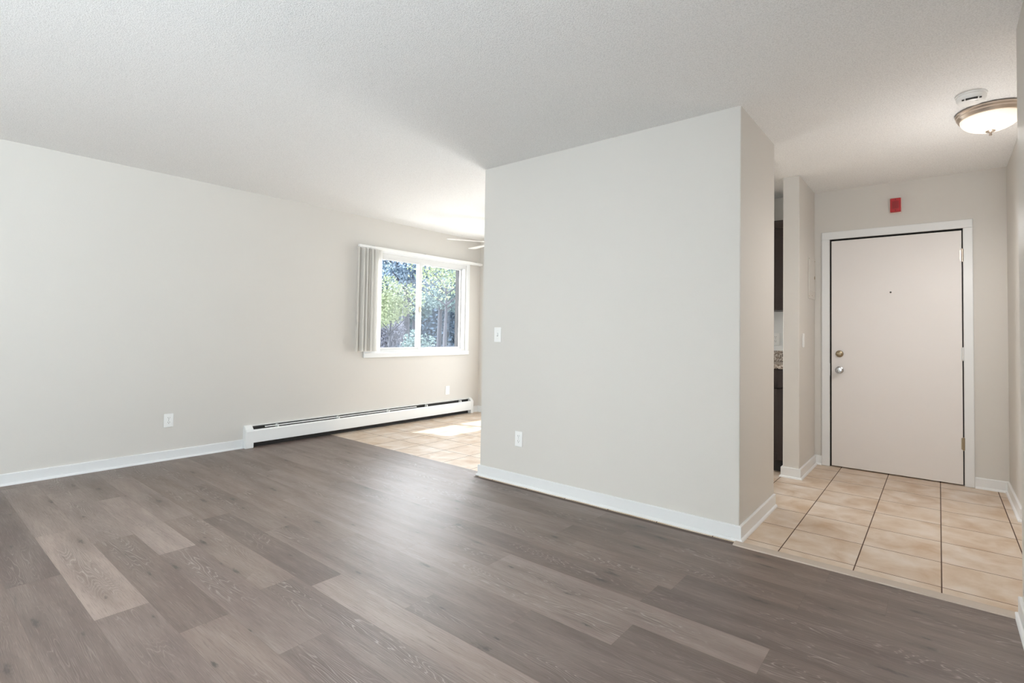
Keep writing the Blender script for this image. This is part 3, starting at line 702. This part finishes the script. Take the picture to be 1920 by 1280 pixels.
# ------------------------------------------------------------------ garden seen through the window
GZ = -0.75
bm = B(-75, XW - WT - .01, -30, 75, GZ - .2, GZ)
struct('ground', bm, 'grass', 'blue green lawn outside the window', 'ground')
M['concrete'] = plain('pale_concrete', srgb(176, 174, 170), 0.9, bump=0.002, scale=8, var=0.06)
struct('bounce_slab', B(-13.5, XW - WT - .012, -8, 14, GZ, GZ + .03), 'concrete', 'unseen pale concrete terrace outside along the window wall', 'bounce_slab')  # reflector put in below the sill line to bounce light onto the ceiling
def leaves(bm, centre, rad, n, size, rng, squash=1.0, shell=0.45):
    for _ in range(n):
        while True:
            d = Vector((rng.uniform(-1, 1), rng.uniform(-1, 1), rng.uniform(-1, 1)))
            if shell < d.length < 1: break
        p = Vector(centre) + Vector((d.x * rad, d.y * rad, d.z * rad * squash))
        a = Vector((rng.gauss(0, 1), rng.gauss(0, 1), rng.gauss(0, 1))).normalized(); b = a.orthogonal().normalized()
        s = size * rng.uniform(.6, 1.3); c = a.cross(b)
        vs = [bm.verts.new(p + a * s), bm.verts.new(p + b * s * .5 + c * .1 * s), bm.verts.new(p - a * s), bm.verts.new(p - b * s * .5 + c * .1 * s)]
        bm.faces.new(vs)
def limb(bm, p0, p1, r0, r1, seg=8):
    p0, p1 = Vector(p0), Vector(p1); d = (p1 - p0).normalized(); a = d.orthogonal().normalized(); b = d.cross(a)
    A = [bm.verts.new(p0 + (a * math.cos(2 * math.pi * i / seg) + b * math.sin(2 * math.pi * i / seg)) * r0) for i in range(seg)]
    C = [bm.verts.new(p1 + (a * math.cos(2 * math.pi * i / seg) + b * math.sin(2 * math.pi * i / seg)) * r1) for i in range(seg)]
    for i in range(seg): bm.faces.new((A[i], A[(i + 1) % seg], C[(i + 1) % seg], C[i]))
def along(px, dist):
    """ground point in the direction of a photo column, at a distance from the viewpoint"""
    d = _f + _r * ((px - 999.07) / 964.783); d.z = 0; d.normalize(); return d * dist
def tree(name, label, cat, px, dist, height, trunk_r, crown_z0, crown_r, m, nl, size, seed, group=None, squash=1.0, wide=0):
    rng = random.Random(seed); p = along(px, dist)
    t = thing(name, label, cat, (p.x, p.y, GZ), 0, group)
    bm = bmesh.new(); top = height * .8
    limb(bm, (0, 0, 0), (.05, .03, top * .55), trunk_r, trunk_r * .8); limb(bm, (.05, .03, top * .55), (0, .1, top), trunk_r * .8, trunk_r * .3)
    for i in range(9):
        a = rng.uniform(0, 6.28); z0 = rng.uniform(crown_z0 * .8, top); L = crown_r * rng.uniform(.5, .9)
        limb(bm, (.03, .05, z0), (math.cos(a) * L, math.sin(a) * L, z0 + L * rng.uniform(.4, .9)), trunk_r * .32, trunk_r * .08, 6)
    link('trunk', bm, 'bark', t, smooth=True)
    bm = bmesh.new(); k = 9
    for i in range(k):
        a = rng.uniform(0, 6.28); rr = crown_r * rng.uniform(.1, .75)
        zc = crown_z0 + (height - crown_z0) * rng.uniform(.1, .95)
        leaves(bm, (math.cos(a) * rr, math.sin(a) * rr, zc), crown_r * rng.uniform(.4, .62), nl // k, size, rng, squash, 0.2)
    link('foliage', bm, m, t)
    return t
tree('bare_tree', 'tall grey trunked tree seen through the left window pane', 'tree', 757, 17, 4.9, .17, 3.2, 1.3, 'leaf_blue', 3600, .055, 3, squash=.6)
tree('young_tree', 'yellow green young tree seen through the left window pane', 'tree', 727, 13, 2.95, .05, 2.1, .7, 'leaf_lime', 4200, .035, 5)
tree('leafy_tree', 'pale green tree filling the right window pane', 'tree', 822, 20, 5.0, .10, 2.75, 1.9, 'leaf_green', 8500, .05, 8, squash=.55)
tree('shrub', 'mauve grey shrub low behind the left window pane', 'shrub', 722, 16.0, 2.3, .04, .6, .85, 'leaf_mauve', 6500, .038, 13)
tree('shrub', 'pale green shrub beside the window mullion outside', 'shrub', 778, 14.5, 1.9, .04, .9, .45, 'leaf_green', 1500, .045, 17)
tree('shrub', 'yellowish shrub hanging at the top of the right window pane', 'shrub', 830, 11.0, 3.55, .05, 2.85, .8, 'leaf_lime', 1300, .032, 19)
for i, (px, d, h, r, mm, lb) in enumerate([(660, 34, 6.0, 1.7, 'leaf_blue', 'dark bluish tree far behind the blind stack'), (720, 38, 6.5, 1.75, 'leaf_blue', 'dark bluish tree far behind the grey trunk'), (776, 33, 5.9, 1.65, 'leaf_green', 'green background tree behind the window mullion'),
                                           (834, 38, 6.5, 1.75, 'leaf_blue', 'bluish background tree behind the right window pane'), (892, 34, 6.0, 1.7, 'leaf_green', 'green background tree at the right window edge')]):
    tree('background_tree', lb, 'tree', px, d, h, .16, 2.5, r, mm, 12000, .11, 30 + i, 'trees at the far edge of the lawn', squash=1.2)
hp, hq = along(560, 46), along(1010, 50)
hd = Vector((hq.x - hp.x, hq.y - hp.y, 0)); hl = hd.length
hg = thing('tall_hedge', 'long dark hedge closing the far end of the lawn behind all the trees', 'hedge', (hp.x, hp.y, GZ), math.atan2(hd.y, hd.x))
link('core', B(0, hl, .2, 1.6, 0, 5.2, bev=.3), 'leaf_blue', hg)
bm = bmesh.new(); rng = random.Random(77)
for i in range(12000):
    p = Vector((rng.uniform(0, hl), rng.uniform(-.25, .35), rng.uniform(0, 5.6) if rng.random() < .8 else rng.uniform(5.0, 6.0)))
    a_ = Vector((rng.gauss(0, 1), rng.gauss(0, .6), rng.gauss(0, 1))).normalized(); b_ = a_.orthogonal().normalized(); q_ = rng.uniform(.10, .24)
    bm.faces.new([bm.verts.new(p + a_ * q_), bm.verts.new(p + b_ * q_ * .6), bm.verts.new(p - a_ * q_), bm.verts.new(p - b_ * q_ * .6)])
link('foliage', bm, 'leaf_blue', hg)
# board fence along the back of the lawn
fa, fb = along(640, 24), along(930, 25)
fe = thing('garden_fence', 'low weathered board fence across the lawn outside the window', 'fence', (fa.x, fa.y, GZ))
d_ = Vector((fb.x - fa.x, fb.y - fa.y, 0)); L_ = d_.length; fe.rotation_euler = (0, 0, math.atan2(d_.y, d_.x))
for i in range(int(L_ / 2.4) + 1): link('post', B(i * 2.4 - .05, i * 2.4 + .05, -.05, .05, 0, 1.35), 'fence', fe)
for i in range(5): link('rail', B(0, L_, -.07, -.051, .15 + i * .23, .33 + i * .23), 'fence', fe)
